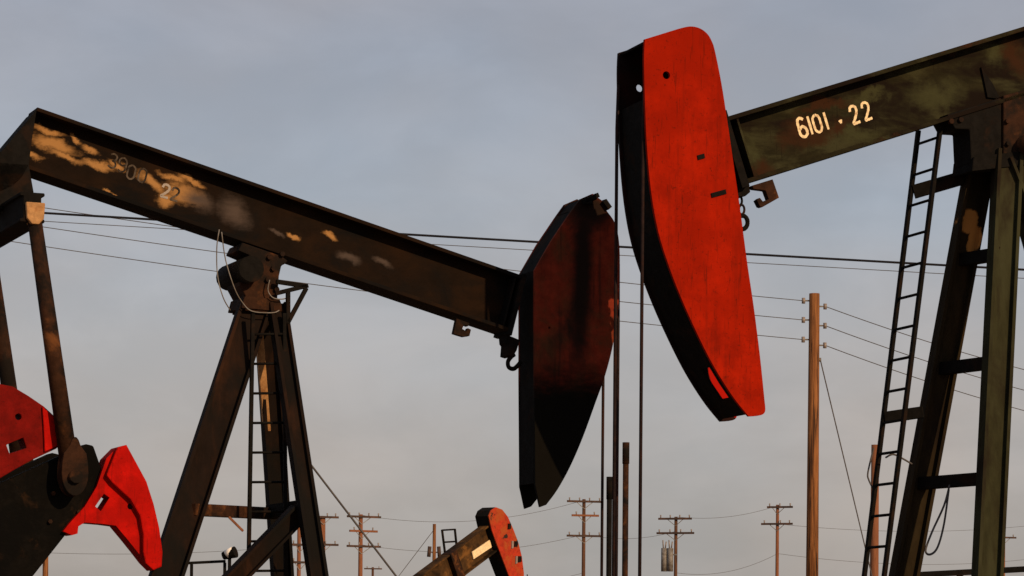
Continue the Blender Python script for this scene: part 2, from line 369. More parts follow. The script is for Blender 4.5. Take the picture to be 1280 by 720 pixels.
def stroke_digit(ch, height, width, tk, origin, ux, uz, y, mat, parent):
    """a painted character built from a polyline stroke"""
    S = {'6': [(.9, .88), (.5, 1), (.12, .88), (.05, .5), (.06, .15), (.5, 0), (.93, .13), (.95, .38), (.55, .55), (.1, .42)],
         '1': [(.5, 0), (.5, .5), (.5, 1)],
         '0': [(.5, 1), (.1, .85), (.04, .5), (.1, .15), (.5, 0), (.9, .15), (.96, .5), (.9, .85), (.5, 1)],
         '2': [(.05, .72), (.18, .95), (.55, 1), (.88, .88), (.86, .62), (.5, .32), (.08, .03), (.5, .02), (1.0, .04)],
         '3': [(.05, .9), (.5, 1), (.9, .85), (.8, .6), (.45, .52), (.85, .42), (.93, .15), (.5, 0), (.05, .12)],
         '8': [(.5, .53), (.14, .68), (.14, .9), (.5, 1), (.86, .9), (.86, .68), (.5, .53), (.06, .38), (.06, .1), (.5, 0), (.94, .1), (.94, .38), (.5, .53)],
         '9': [(.1, .1), (.5, 0), (.9, .15), (.95, .5), (.92, .85), (.5, 1), (.08, .85), (.08, .58), (.5, .45), (.9, .6)],
         '.': [(.2, .42), (.5, .5), (.8, .46)]}[ch]
    P = spline([(a * width, b * height, 0) for a, b in S], 4) if ch != '1' else [Vector((a * width, b * height, 0)) for a, b in S]
    L, R = [], []
    for i, p in enumerate(P):
        t = (P[min(i + 1, len(P) - 1)] - P[max(i - 1, 0)]).normalized(); nrm = Vector((-t.y, t.x, 0))
        w = tk / 2 * (1 + 0.12 * math.sin(i * 2.3 + ord(ch)))
        L.append(p + nrm * w); R.append(p - nrm * w)
    def w3(p, dy): s = ux * p.x + uz * p.y; return (origin[0] + s.x, y - dy, origin[1] + s.y)
    n = len(P)
    V = [w3(p, 0.003) for p in L] + [w3(p, 0.003) for p in R] + [w3(p, -0.001) for p in L] + [w3(p, -0.001) for p in R]
    F = []
    for i in range(n - 1):
        F += [(i, i + 1, n + i + 1, n + i), (2 * n + i, 3 * n + i, 3 * n + i + 1, 2 * n + i + 1), (i, 2 * n + i, 2 * n + i + 1, i + 1), (n + i, n + i + 1, 3 * n + i + 1, 3 * n + i)]
    F += [(0, n, 3 * n, 2 * n), (n - 1, 3 * n - 1, 4 * n - 1, 2 * n - 1)]
    return fix_normals(obj('digit', V, F, mat, parent))
def ground_pt(p, q, z=0.0):
    """continue the line p->q down to height z"""
    p, q = Vector(p), Vector(q); t = (z - p.z) / (q.z - p.z); return p.lerp(q, t)
def base_frame(root, x0, x1, half, mat, z=0.35):
    for s in (-1, 1):
        sweep('base_beam', (x0, s * half, z), (x1, s * half, z), isec(0.22, 0.36, 0.03, 0.02), (0, 0, 1), mat, root)
    n = 6
    for i in range(n):
        x = x0 + (x1 - x0) * (i + 0.3) / n
        bar('base_crossbar', (x, -half + 0.12, z), (x, half - 0.12, z), 0.2, 0.22, mat, root)
def bracket_poly(fr, pts, y, tk, name, mat, parent):
    return plate(name, fr.poly(pts, y), y, y + tk, mat, parent, 0.004)

# ================================================================== LEFT PUMPJACK
LF = Frame(335, 400, 26.60, 23)
def left_pumpjack():
    fr = LF; root = empty('pumpjack', fr.o, fr.a)
    tag(root, 'dark oil-stained pumpjack with grimy maroon horse head at right and red counterweights at left', 'pumpjack', 'pumpjacks')
    k = 127.0
    # --- walking beam
    fl = 0.17
    tA, tB = fr.at(47, 134, -fl), fr.at(655, 345, -fl)
    bA, bB = fr.at(32, 210, -fl), fr.at(655, 421 - 5, -fl)
    h = ((tA - bA).length * 0.97)
    upv = Vector((-(tB - tA).z, 0, (tB - tA).x)).normalized()
    hh = upv.dot(tA - bA); A = tA - upv * (hh / 2); B = tB - upv * (hh / 2); A.y = B.y = 0
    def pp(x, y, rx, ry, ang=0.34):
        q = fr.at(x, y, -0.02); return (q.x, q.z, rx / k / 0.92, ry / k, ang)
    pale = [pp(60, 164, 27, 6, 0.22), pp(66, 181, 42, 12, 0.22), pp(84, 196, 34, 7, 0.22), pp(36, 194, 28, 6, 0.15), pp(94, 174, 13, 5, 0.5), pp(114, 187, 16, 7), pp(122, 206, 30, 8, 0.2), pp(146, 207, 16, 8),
            pp(190, 229, 28, 10, 0.6), pp(230, 242, 38, 18, 0.3), pp(207, 250, 15, 13), pp(216, 222, 26, 6, 0.3), pp(366, 294, 14, 5), pp(411, 294, 15, 6), pp(136, 241, 9, 3), pp(238, 226, 24, 6)]  # tan streaks: dappled sunlight painted into the beam colour
    grey = [pp(248, 250, 30, 16), pp(294, 265, 30, 22, 0.7), pp(436, 322, 20, 8), pp(345, 291, 12, 4), pp(478, 327, 16, 6)]  # soft half-lit edges of the dapples, painted as well
    bm = metal('black_beam_paint_sun_dapples', (0.0080, 0.0045, 0.0027), (0.0165, 0.0080, 0.0038), (0.0042, 0.0038, 0.0038), 1.6, (0.42, 0.68), (0.47, 0.60), stretch=(0.8, 1, 1.3), rough=0.8, spec=0.06,
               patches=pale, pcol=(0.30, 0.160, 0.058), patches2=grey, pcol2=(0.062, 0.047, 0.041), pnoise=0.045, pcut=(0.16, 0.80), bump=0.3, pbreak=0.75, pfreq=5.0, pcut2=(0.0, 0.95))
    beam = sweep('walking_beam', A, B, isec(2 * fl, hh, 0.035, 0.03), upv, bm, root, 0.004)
    ux = Vector(((B - A).x, (B - A).z)).normalized(); uz = Vector((-ux.y, ux.x))
    yw = -0.0155
    def put(ch, px, py, hgt, w, tk, mat):
        q = fr.at(px, py, yw); return stroke_digit(ch, hgt, w, tk, (q.x, q.z), ux, uz, yw, mat, beam)
    put('3', 134, 208, 0.13, 0.075, 0.016, M['dullcream']); put('9', 146, 213, 0.13, 0.075, 0.016, M['dullcream'])
    put('0', 157, 222, 0.13, 0.075, 0.016, M['dullcream']); put('0', 171, 226, 0.13, 0.075, 0.016, M['dullcream'])
    put('2', 200, 245, 0.12, 0.075, 0.022, M['glass']); put('2', 212, 249, 0.12, 0.075, 0.018, M['dullcream'])
    # web stiffeners
    for t in (0.985,):
        p = A.lerp(B, t)
        bar('stiffener', p - upv * (hh / 2 - 0.037) + Vector((0, -0.085, 0)), p + upv * (hh / 2 - 0.037) + Vector((0, -0.085, 0)), 0.02, 0.13, M['black'], beam, up=(0, 1, 0), bevel=0)
    # tail end plate and bearing bracket
    plate('tail_plate', fr.poly([(46, 137), (40, 175), (36, 208), (28, 222), (18, 232), (0, 240), (-30, 228), (-40, 206), (2, 189)], -0.20), -0.20, 0.20, M['black'], root)
    # --- horse head
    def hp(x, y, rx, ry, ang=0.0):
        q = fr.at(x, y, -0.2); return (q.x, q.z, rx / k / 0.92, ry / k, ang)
    hm = metal('grimy_maroon_paint_cable_shadow', (0.175, 0.024, 0.011), (0.085, 0.034, 0.015), (0.024, 0.013, 0.009), 2.6, (0.40, 0.66), (0.46, 0.70), rough=0.85, spec=0.06, bump=0.35, drip=0.6, speck=0.5, seed=2.3,
               patches=[hp(715, 770, 620, 335)], pcol=(0.0034, 0.0030, 0.0023), patches2=[hp(727, 345, 19, 175, 0.03), hp(738, 262, 46, 32)], pcol2=(0.014, 0.008, 0.006), pnoise=0.03, pcut=(0.0, 0.2), pbreak=0.12, pcut2=(0.02, 0.75))  # narrow upright dark stripe is a cable's shadow painted into the colour
    W = 0.40
    near = [(668, 338), (668, 470), (669, 606), (675, 634), (683, 631), (697, 612), (713, 583), (729, 546), (745, 502), (757, 468), (767, 428), (773, 385), (775, 335), (774, 302), (769, 279), (759, 264), (753, 251), (741, 242), (725, 249), (715, 263), (690, 300)]
    near = smooth_px(near, 4, 15)
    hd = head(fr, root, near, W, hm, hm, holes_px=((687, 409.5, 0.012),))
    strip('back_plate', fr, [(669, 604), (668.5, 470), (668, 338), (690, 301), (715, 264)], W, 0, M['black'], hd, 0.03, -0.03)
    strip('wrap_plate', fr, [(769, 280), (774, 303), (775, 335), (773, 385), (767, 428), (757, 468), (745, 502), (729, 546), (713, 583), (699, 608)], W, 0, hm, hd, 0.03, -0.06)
    strip('top_plate', fr, [(717, 262), (726, 250), (741, 243), (752, 252)], W, 0, M['black'], hd, 0.03, -0.035)
    q = fr.at(736, 252, -W / 2)
    bar('hanger_pin', (q.x - 0.02, -W / 2 - 0.05, q.z), (q.x - 0.02, W / 2 + 0.05, q.z), 0.07, 0.06, M['black'], hd)
    bar('lifting_lug', fr.at(722, 255, -0.1), fr.at(741, 246, -0.1), 0.3, 0.045, M['black'], hd)
    bar('lifting_lug', fr.at(748, 253, -0.1), fr.at(755, 263, -0.1), 0.3, 0.05, M['black'], hd)
    bar('hinge_plate', A.lerp(B, 1.0) - upv * (hh / 2 + 0.03), A.lerp(B, 1.0) + upv * (hh / 2 + 0.02), 2 * fl + 0.02, 0.05, M['black'], hd, up=(1, 0, 0))
    # bridle cables, hanging plumb from the front of the head
    for y, x0, y0 in ((-W / 2 + 0.045, 774.5, 330), (W / 2 - 0.05, 756, 340)):
        q = fr.at(x0, y0, y); tube('bridle_cable', [q + Vector((-0.012, 0, 0.0)), q + Vector((-0.008, 0, -0.6)), (q.x - 0.008, q.y, 0.95)], 0.016, M['rope'], root)
    # --- brackets under the beam
    bracket_poly(fr, [(571, 398), (567, 417), (573, 419), (580, 421), (587, 420), (589, 412), (585, 410), (583, 414), (578, 411), (580, 406), (585, 408), (587, 404)], -0.12, 0.06, 'stop_bracket', M['rust'], root)
    bracket_poly(fr, [(633, 418), (634, 428), (636, 431), (635, 444), (641, 446), (646, 438), (650, 425)], -0.10, 0.2, 'hook_block', M['black'], root)
    tube('hook', spline([fr.at(a, b, -0.06) for a, b in ((643, 443), (639, 446), (635, 452), (636, 459), (642, 461), (648, 456), (651, 452))], 4), 0.022, M['black'], root, 8)
    # --- saddle bearing and post top
    plate('saddle_bearing', fr.poly([(303, 303), (352, 320), (360, 326), (356, 330), (352, 332), (349, 345), (347, 372), (352, 392), (306, 388), (308, 372), (300, 357), (299, 340), (303, 326), (312, 319), (298, 313)], -0.2), -0.2, 0.2, M['rust'], root, 0.01)
    q = fr.at(312, 337, -0.3); rod('bearing_shaft', (q.x, -0.36, q.z), (q.x, 0.36, q.z), 0.12, M['black'], root, 18)
    for px, py in ((336, 322), (341, 336), (334, 350), (345, 362), (352, 318)):
        q = fr.at(px, py, -0.2); rod('bolt', (q.x, -0.235, q.z), (q.x, -0.19, q.z), 0.025, M['rust'], root, 6)
    plate('post_cap', fr.poly([(306, 370), (350, 374), (356, 390), (302, 385)], -0.22), -0.22, 0.22, M['rust'], root, 0.01)
    # --- legs
    legm = metal('dark_brown_leg_paint', (0.0095, 0.0056, 0.0042), (0.030, 0.013, 0.007), (0.0055, 0.005, 0.0047), 1.8, (0.48, 0.70), (0.44, 0.60), stretch=(1.5, 1.5, 0.5), rough=0.8, spec=0.06, bump=0.35)
    def leg(tp, bp, yt, yb, w, fw, zb=0.5, nm='leg', mat=legm):
        T = fr.at(tp[0], tp[1], yt); Bq = fr.at(bp[0], bp[1], yb)
        G = ground_pt(T, Bq, zb)
        return sweep(nm, G, T, isec(fw, w, 0.03, 0.025), (1, 0, 0.0), mat, root, 0.004)
    leg((322, 372), (213, 705), -0.10, -0.55, 0.29, 0.14)
    leg((332, 388), (352, 705), 0.15, 0.75, 0.20, 0.13)
    leg((346, 380), (395, 705), -0.18, -0.85, 0.17, 0.11)
    c0, c1 = fr.at(322, 392, -0.02), fr.at(346, 700, 0.98)
    bar('corner_strip', c0, ground_pt(c0, c1, 0.5), 0.05, 0.07, M['tan'], root, up=(1, 0, 0))
    bar('cross_brace', fr.at(238, 637, -0.45), fr.at(340, 642, 0.30), 0.12, 0.11, M['rust'], root)
    bar('cross_brace', fr.at(338, 640, 0.30), fr.at(379, 634, -0.55), 0.10, 0.13, M['black'], root)
    g0, g1 = fr.at(374, 640, -0.60), fr.at(292, 724, -0.55)
    sweep('diagonal_brace', ground_pt(g0, g1, 0.5), g0, isec(0.14, 0.17, 0.025, 0.02), (1, 0, 0), legm, root)
    bar('warning_strap', fr.at(286, 646, -0.4), fr.at(304, 664, -0.4), 0.01, 0.024, M['redwood'], root)
    # --- ladder, facing the camera on the well side of the post
    a1, a0 = fr.at(316, 392, -0.30), fr.at(311, 690, -0.30); b1, b0 = fr.at(355, 372, -0.30), fr.at(357, 690, -0.30)
    A0, B0 = ground_pt(a1, a0, 0.1), ground_pt(b1, b0, 0.1)
    b1 = ground_pt(b1, b0, a1.z + 0.02); nr = 17
    make_ladder(root, A0, a1, B0, b1, nr, M['black'], 0.012, 0.035, 0.3)
    for p, q_ in (((345, 352), (384, 358)), ((385, 357), (344, 367)), ((383, 360), (360, 403)), ((360, 364), (360, 405))):
        bar('platform_bracket', fr.at(*p, -0.28), fr.at(*q_, -0.28), 0.035, 0.04, M['black'], root)
    # grease lines looped round the post top
    for pts in (((274, 287), (271, 310), (272, 345), (279, 372), (288, 388)), ((277, 290), (282, 325), (293, 360), (303, 378), (315, 389), (340, 391), (349, 388)), ((337, 350), (335, 363), (341, 372), (352, 374), (360, 372))):
        tube('grease_line', spline([fr.at(a, b, -0.27) for a, b in pts], 5), 0.0055, M['galv'], root)
    # --- equalizer, pitman arms, cranks
    E = fr.at(42, 263, -0.9); ye = 0.9
    EQ = Vector((E.x, 0, E.z))
    sweep('equalizer', (EQ.x - 0.02, -ye - 0.04, EQ.z + 0.02), (EQ.x - 0.02, ye + 0.04, EQ.z + 0.02), isec(0.22, 0.26, 0.03, 0.16), (0, 0, 1), M['black'], root, 0.01)
    plate('equalizer_bearing', [(EQ.x - 0.25, EQ.z + 0.1), (EQ.x + 0.2, EQ.z + 0.1), (EQ.x + 0.12, EQ.z + 0.52), (EQ.x - 0.22, EQ.z + 0.52)], -0.2, 0.2, M['black'], root)
    P = fr.at(88, 592, -0.9)
    for s in (-1, 1):
        rod('pitman_arm', (P.x, s * 0.9, P.z), (EQ.x, s * 0.9, EQ.z - 0.02), 0.082, M['rust'], root, 14, rb=0.062)
        plate('wrist_pin_bearing', [(P.x + 0.02 + 0.12 * math.cos(t_) * (0.62 if math.sin(t_) > 0.55 else 1), P.z + (0.20 + 0.12 * (math.sin(t_) > 0)) * math.sin(t_)) for t_ in [i_ * math.pi / 11 for i_ in range(22)]], s * 0.9 - 0.09, s * 0.9 + 0.09, M['rust'], root, 0.03)
        rod('wrist_pin', (P.x + 0.02, s * 0.9 - 0.14, P.z - 0.03), (P.x + 0.02, s * 0.9 + 0.14, P.z - 0.03), 0.06, M['rust'], root, 10)
        plate('pitman_cap', [(EQ.x + a, EQ.z + b) for a, b in ((-0.085, 0.06), (0.085, 0.06), (0.075, -0.08), (0.03, -0.13), (-0.03, -0.13), (-0.075, -0.08))], s * 0.9 - 0.08, s * 0.9 + 0.07, M['tan'], root, 0.01)
    yc = -0.74
    crank_px = [(108, 555), (117, 557), (133, 603), (85, 665), (40, 722), (-70, 850), (-170, 880), (-220, 790), (-190, 700), (-90, 640), (0, 604), (75, 570)]
    crank = fr.poly(crank_px, yc)
    low = [(133, 573), (147, 559), (158, 556), (170, 578), (183, 602), (192, 630), (199, 660), (203, 690), (202, 708), (192, 713), (182, 703), (172, 690), (160, 675), (145, 657), (130, 655), (106, 653), (98, 658), (97, 667), (90, 669), (79, 664), (86, 655), (106, 633), (121, 608)]
    rim = [(140, 603), (133, 594), (147, 559), (158, 556), (170, 578), (183, 602), (192, 630), (199, 660), (203, 690), (202, 708), (192, 713), (182, 704), (179, 690), (179, 668), (175, 645), (163, 624), (150, 612)]
    slot = [(119, 633), (130, 617), (137, 622), (126, 639)]
    up = [(-60, 500), (-30, 484), (0, 480), (16, 483), (36, 495), (55, 508), (68, 520), (80, 532), (93, 547), (86, 553), (75, 557), (70, 561), (40, 575), (15, 589), (0, 598), (-60, 630), (-110, 640), (-120, 560)]
    uslot = [(8, 556), (29, 547), (33, 560), (12, 567)]
    for s in (1, -1):
        y0, y1 = sorted((s * yc, s * (abs(yc) and (yc + 0.24))))
        ck = plate('crank', crank, y0, y1, M['crank'], root, 0.015)
        yf = -0.80
        L1 = [fr.poly(low, yf), fr.poly(slot, yf), circle(fr.at(163, 633, yf).x, fr.at(163, 633, yf).z, 0.028)]
        L2 = [fr.poly(up, yf), fr.poly(uslot, yf), circle(fr.at(23, 521, yf).x, fr.at(23, 521, yf).z, 0.028)]
        ya, yb = sorted((s * yf, s * (yf + 0.22)))
        if s < 0: continue
        w1 = plate('counterweight', L1, ya, yb, M['weightred'], ck, 0.008); w2 = plate('counterweight', L2, ya, yb, M['shadedred'], ck, 0.008)
        plate('counterweight_rim_or_lit_end', fr.poly([(53, 508), (68, 521), (80, 533), (92, 546.5), (86, 552), (75, 556), (56, 565), (55, 540)], yf - 0.03), yf - 0.03, yf - 0.001, M['weightred'], ck, 0.008)  # added plate, brighter red painting the sunlit end of the upper weight
        y2, y3 = sorted((s * (yf - 0.065), s * (yf - 0.001)))
        plate('counterweight_rim_or_lit_end', fr.poly(rim, yf - 0.065), y2, y3, M['weightred'], ck, 0.012)
    # bolts on the crank
    for a, b in ((66, 617), (98, 640), (62, 652)):
        q = fr.at(a, b, yc); rod('bolt', (q.x, yc - 0.035, q.z), (q.x, yc + 0.01, q.z), 0.02, M['rust'], root, 6)
    # --- gearbox, base
    S = fr.at(-120, 760, yc)
    rod('crank_shaft', (S.x, -0.9, S.z), (S.x, 0.9, S.z), 0.13, M['black'], root, 16)
    plate('gearbox', [(S.x - 0.75, S.z - 0.6), (S.x + 0.55, S.z - 0.6), (S.x + 0.55, S.z + 0.1), (S.x + 0.3, S.z + 0.42), (S.x - 0.4, S.z + 0.42), (S.x - 0.75, S.z + 0.15)], -0.42, 0.42, M['black'], root, 0.03)
    plate('gearbox_pedestal', [(S.x - 0.8, 0.53), (S.x + 0.6, 0.53), (S.x + 0.5, S.z - 0.61), (S.x - 0.7, S.z - 0.61)], -0.4, 0.4, M['black'], root, 0.02)
    base_frame(root, -7.2, 1.6, 0.75, M['black'])
    return root, A, B, upv, hh
left_pumpjack()

# ================================================================== RIGHT PUMPJACK
RF = Frame(1245, 400, 27.3, 20)
def right_pumpjack():
    fr = RF; root = empty('pumpjack', fr.o, fr.a)
    tag(root, 'large pumpjack with bright red horse head and green beam numbered 6101-22', 'pumpjack', 'pumpjacks')
    k = 133.0; fl = 0.19
    tA, tB = fr.at(900, 148.5, -fl), fr.at(1280, 33, -fl)
    bA = fr.at(915, 235, -fl)
    dirv = (tB - tA).normalized(); upv = Vector((-dirv.z, 0, dirv.x))
    hh = upv.dot(tA - bA) ; A = tA - upv * (hh / 2); A.y = 0; dirv.y = 0
    A = A + dirv * 0.06
    B = A + dirv * 6.0
    def pp(x, y, rx, ry, ang=-0.28):
        q = fr.at(x, y, -0.02); return (q.x, q.z, rx / k / 0.94, ry / k, ang)
    rustp = [pp(1008, 165, 50, 26), pp(1045, 160, 28, 20), pp(945, 215, 30, 14), pp(1270, 70, 26, 46), pp(1180, 60, 60, 10), pp(1030, 130, 60, 9), pp(1108, 176, 40, 10)]
    greenp = [pp(1170, 118, 62, 26), pp(1246, 70, 20, 24, -0.6), pp(940, 190, 26, 30), pp(1075, 170, 40, 16), pp(1090, 120, 30, 12)]
    bm = metal('flaking_green_beam_paint', (0.015, 0.0135, 0.0062), (0.034, 0.034, 0.0165), (0.0075, 0.0048, 0.0034), 2.6, (0.46, 0.64), (0.44, 0.58), stretch=(0.6, 1, 1.6), rough=0.85, spec=0.06,
               patches=greenp, pcol=(0.036, 0.038, 0.017), patches2=rustp, pcol2=(0.030, 0.0125, 0.0055), pnoise=0.14, pcut=(0.05, 0.9), bump=0.4, speck=0.35, pbreak=0.5, scratch=0.5)
    beam = sweep('walking_beam', A, B, isec(2 * fl, hh, 0.04, 0.03), upv, bm, root, 0.004)
    ux = Vector((dirv.x, dirv.z)).normalized(); uz = Vector((-ux.y, ux.x)); yw = -0.0155
    sl = uz
    for ch, px, py, hp, wp, tk in (('6', 1001.5, 172.5, 24, 10, 3.6), ('1', 1012, 169, 23, 8, 3.2), ('0', 1020, 166.5, 22, 10, 3.2), ('1', 1032, 163, 22, 8, 3.2), ('.', 1049.5, 158, 11, 6, 4.6), ('2', 1066.5, 155.5, 22, 10, 3.4), ('2', 1081.5, 151, 22, 10, 3.2)):
        q = fr.at(px, py, yw)
        stroke_digit(ch, hp / k, wp / k / 0.94, tk / k, (q.x, q.z), ux, uz, yw, M['cream'], beam)
    # gusset plate and stiffeners on the web
    plate('gusset', fr.poly([(1226, 84), (1234, 122), (1250, 124), (1240, 104)], -0.03), -0.04, -0.016, M['black'], beam, 0.002)
    p = A + dirv * 0.12
    bar('stiffener', p - upv * (hh / 2 - 0.042) + Vector((0, -0.095, 0)), p + upv * (hh / 2 - 0.042) + Vector((0, -0.095, 0)), 0.02, 0.15, bm, beam, up=(0, 1, 0), bevel=0)
    # --- horse head
    W = 0.66
    near = [(806, 49), (805, 75), (806, 120), (808.5, 180), (814, 240), (823, 290), (837, 335), (853, 376), (871, 416), (889, 452), (905, 479), (920, 501), (936, 520.5), (951, 519), (956.5, 514), (956, 503), (950, 445), (942, 382), (934, 328), (925, 260), (917, 205), (909, 150), (902, 105), (894, 65), (890, 52), (884, 42), (874, 35), (862, 33), (848, 36)]
    hm = M['red']
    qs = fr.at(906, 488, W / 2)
    fm = metal('shaded_inner_plate_red_sun_spot', (0.010, 0.006, 0.006), (0.020, 0.006, 0.005), None, 2.0, rough=0.8, spec=0.06, patches=[(qs.x, qs.z, 0.32, 0.115, 1.02)], pcol=(0.36, 0.007, 0.003), pnoise=0.01, pcut=(0.0, 0.1))  # inner shade painted near-black, red left only on the sunlit spot
    near = smooth_px(smooth_px(smooth_px(near, 15, 28), 12, 15), 0, 12)
    hd = head(fr, root, near, W, hm, fm, holes_px=((833, 94, 0.036),))
    strip('top_plate', fr, [(861, 34.5), (848, 37.5), (808, 49.5)], W, 0, M['black'], hd, 0.02, 0.004)  # cover added to keep the sun off the far plate's inner face
    strip('back_plate', fr, [(945, 404), (942, 382), (934, 328), (925, 260), (917, 205), (909, 150), (902, 105), (894, 65), (889, 51), (883, 42), (874, 36), (862, 34)], W, 0, M['black'], hd, 0.03, 0.004)
    # curved front plate the cables wrap on, with a lifting slot near its foot
    def front(px, ya, yb):
        P = [Vector((q.x, q.z)) for q in (fr.at(a_, b_, -W / 2) for a_, b_ in px)]
        off = []
        for i, p_ in enumerate(P):
            t = (P[min(i + 1, len(P) - 1)] - P[max(i - 1, 0)]).normalized(); off.append(Vector((-t.y, t.x)))
        loop = [tuple(p_ + o * 0.025) for p_, o in zip(P, off)] + [tuple(p_ + o * 0.05) for p_, o in reversed(list(zip(P, off)))]
        plate('wrap_plate', loop, ya, yb, M['black'], hd, 0)
    yi, yo = -W / 2 + 0.036, W / 2 - 0.036
    front([(806, 122), (808.5, 180), (814, 240), (823, 290), (837, 335), (853, 376), (871, 416), (889, 452), (893, 459)], yi, yo)
    front([(893, 459), (905, 479), (918.5, 499)], yi, -0.17); front([(893, 459), (905, 479), (918.5, 499)], 0.02, yo)
    front([(918.5, 499), (928, 510), (936, 519.5)], yi, yo)
    for (px, py, w, hgt, ang) in ((876, 196, 0.07, 0.05, 0.2), (898, 242, 0.15, 0.05, 0.25)):
        q = fr.at(px, py, -W / 2)
        c, s = math.cos(ang), math.sin(ang)
        plate('latch_slot', [(q.x + c * a - s * b, q.z + s * a + c * b) for a, b in ((-w / 2, -hgt / 2), (w / 2, -hgt / 3), (w / 2, hgt / 2), (-w / 2, hgt / 3))], -W / 2 - 0.012, -W / 2 + 0.001, M['black'], hd, 0)
    bar('hinge_plate', A + dirv * -0.02 - upv * (hh / 2 + 0.03), A + dirv * -0.02 + upv * (hh / 2 + 0.06), 2 * fl + 0.05, 0.08, M['black'], hd, up=dirv)
    for y, x0, y0 in ((-W / 2 + 0.06, 806, 110), (W / 2 - 0.06, 773, 120)):
        q = fr.at(x0, y0, y); tube('bridle_cable', [q + Vector((0.0, 0, 0.1)), q + Vector((-0.012, 0, -0.3)), (q.x - 0.012, q.y, 0.95)], 0.017, M['rope'], root)
    # --- hanging brackets and chain under the beam
    bracket_poly(fr, [(940, 232), (966, 224), (974, 247), (953, 259), (950, 258), (946, 250), (950, 247), (954, 252), (961, 249), (957, 238), (942, 236)], -0.16, 0.08, 'stop_bracket', M['rust'], root)
    bracket_poly(fr, [(917, 227), (936, 228), (938, 240), (932, 245), (919, 246)], -0.12, 0.24, 'hook_block', M['black'], root)
    for a, b in ((924, 251), (927, 262)):
        pts = [fr.at(a + 3.5 * math.cos(t), b + 6 * math.sin(t), -0.05) for t in [i * math.pi / 6 for i in range(13)]]
        tube('chain_link', pts, 0.012, M['rust'], root, 6)
    tube('chain_ring', [fr.at(928 + 6.5 * math.cos(t), 278 + 8.5 * math.sin(t), -0.05) for t in [i * math.pi / 8 for i in range(17)]], 0.022, M['black'], root, 8)
    # --- saddle
    plate('saddle_bearing', fr.poly([(1184, 143), (1216, 133), (1252, 122), (1252, 205), (1214, 205), (1212, 162), (1194, 161)], -0.17), -0.17, 0.17, M['black'], root, 0.012)
    plate('bearing_housing', fr.poly([(1253, 120), (1310, 104), (1310, 150), (1290, 165), (1284, 205), (1253, 205)], -0.17), -0.19, 0.17, M['rust'], root, 0.012)
    q = fr.at(1290, 178, -0.3); rod('bearing_shaft', (q.x, -0.36, q.z), (q.x, 0.36, q.z), 0.10, M['rust'], root, 18)
    for px, py in ((1258, 152), (1259, 180), (1274, 188)):
        q = fr.at(px, py, -0.19); rod('bolt', (q.x, -0.225, q.z), (q.x, -0.18, q.z), 0.024, M['rust'], root, 6)
    for px, py in ((1188, 152), (1200, 150)):
        q = fr.at(px, py, -0.17); rod('bolt', (q.x, -0.20, q.z), (q.x, -0.16, q.z), 0.026, M['rust'], root, 6)
    plate('post_cap', fr.poly([(1217, 196), (1284, 188), (1284, 206), (1215, 214)], -0.20), -0.20, 0.20, M['black'], root, 0.012)
    # --- legs
    q0 = fr.at(1213, 282, 0.2)
    legm = metal('olive_leg_paint', (0.023, 0.0235, 0.011), (0.035, 0.037, 0.019), (0.011, 0.0065, 0.005), 1.7, (0.42, 0.66), (0.46, 0.66), stretch=(1.4, 1.4, 0.5), rough=0.85, spec=0.06, bump=0.35, drip=0.5)
    legf = metal('brown_olive_leg_paint', (0.020, 0.0145, 0.007), (0.030, 0.019, 0.009), (0.008, 0.0055, 0.0045), 1.7, (0.42, 0.66), (0.46, 0.66), stretch=(1.4, 1.4, 0.5), rough=0.85, spec=0.06, bump=0.35, drip=0.4,
                 patches=[(q0.x - 0.01, q0.z + 0.05, 0.12, 0.15, 0.1), (q0.x + 0.04, q0.z - 0.13, 0.07, 0.17, 0.15)], pcol=(0.42, 0.19, 0.05), pnoise=0.05, pcut=(0.1, 0.3))  # bright orange patch near the top of the leg
    def leg(tp, bp, yt, yb, w, fw, mat, zb=0.5):
        T = fr.at(tp[0], tp[1], yt); Bq = fr.at(bp[0], bp[1], yb); G = ground_pt(T, Bq, zb)
        sweep('leg', G, T, isec(fw, w, 0.035, 0.03), (1, 0, 0), mat, root, 0.004); return T, G
    n_near = leg((1260, 190), (1235, 705), -0.15, -0.62, 0.27, 0.13, legm)
    n_far = leg((1228, 190), (1133, 705), 0.15, 0.62, 0.27, 0.13, legf)
    rT, rG = fr.at(1268, 195, -0.12), Vector((2.6, -0.6, 0.5))
    sweep('leg', rG, rT, isec(0.22, 0.24, 0.03, 0.03), (1, 0, 0), legm, root, 0.004)
    rT2, rG2 = fr.at(1268, 195, 0.12), Vector((2.6, 0.6, 0.5))
    sweep('leg', rG2, rT2, isec(0.22, 0.24, 0.03, 0.03), (1, 0, 0), legm, root, 0.004)
    for yl, yr in ((319, 314), (456, 448), (602, 592)):
        def on(LG, ypx):
            T, G = LG; best = None
            for i in range(400):
                p = T.lerp(G, i / 399); wv = Matrix.Rotation(fr.a, 3, 'Z') @ p + fr.o; r = wv - EYE
                vy = PY0 - FPX * (r.z / r.y) ; 
                if best is None or abs(vy - ypx) < best[0]: best = (abs(vy - ypx), p)
            return best[1]
        a = on(n_far, yl); b = on(n_near, yr)
        zz = (a.z + b.z) / 2
        a = ground_pt(n_far[0], n_far[1], zz); b = ground_pt(n_near[0], n_near[1], zz)
        bar('cross_brace', a, b, 0.10, 0.12, M['black'], root)
    # --- ladder on the well side of the post, rungs across the machine
    yl, yr = 0.42, -0.02
    a1, a0 = fr.at(1148, 163, yl), fr.at(1084, 690, yl); b1, b0 = fr.at(1176, 154, yr), fr.at(1109, 690, yr)
    zt = (a1.z + b1.z) / 2
    A0, A1 = ground_pt(a1, a0, 0.1), ground_pt(a1, a0, zt); B0, B1 = ground_pt(b1, b0, 0.1), ground_pt(b1, b0, zt)
    nr = int(round((zt - 0.1) / 0.296))
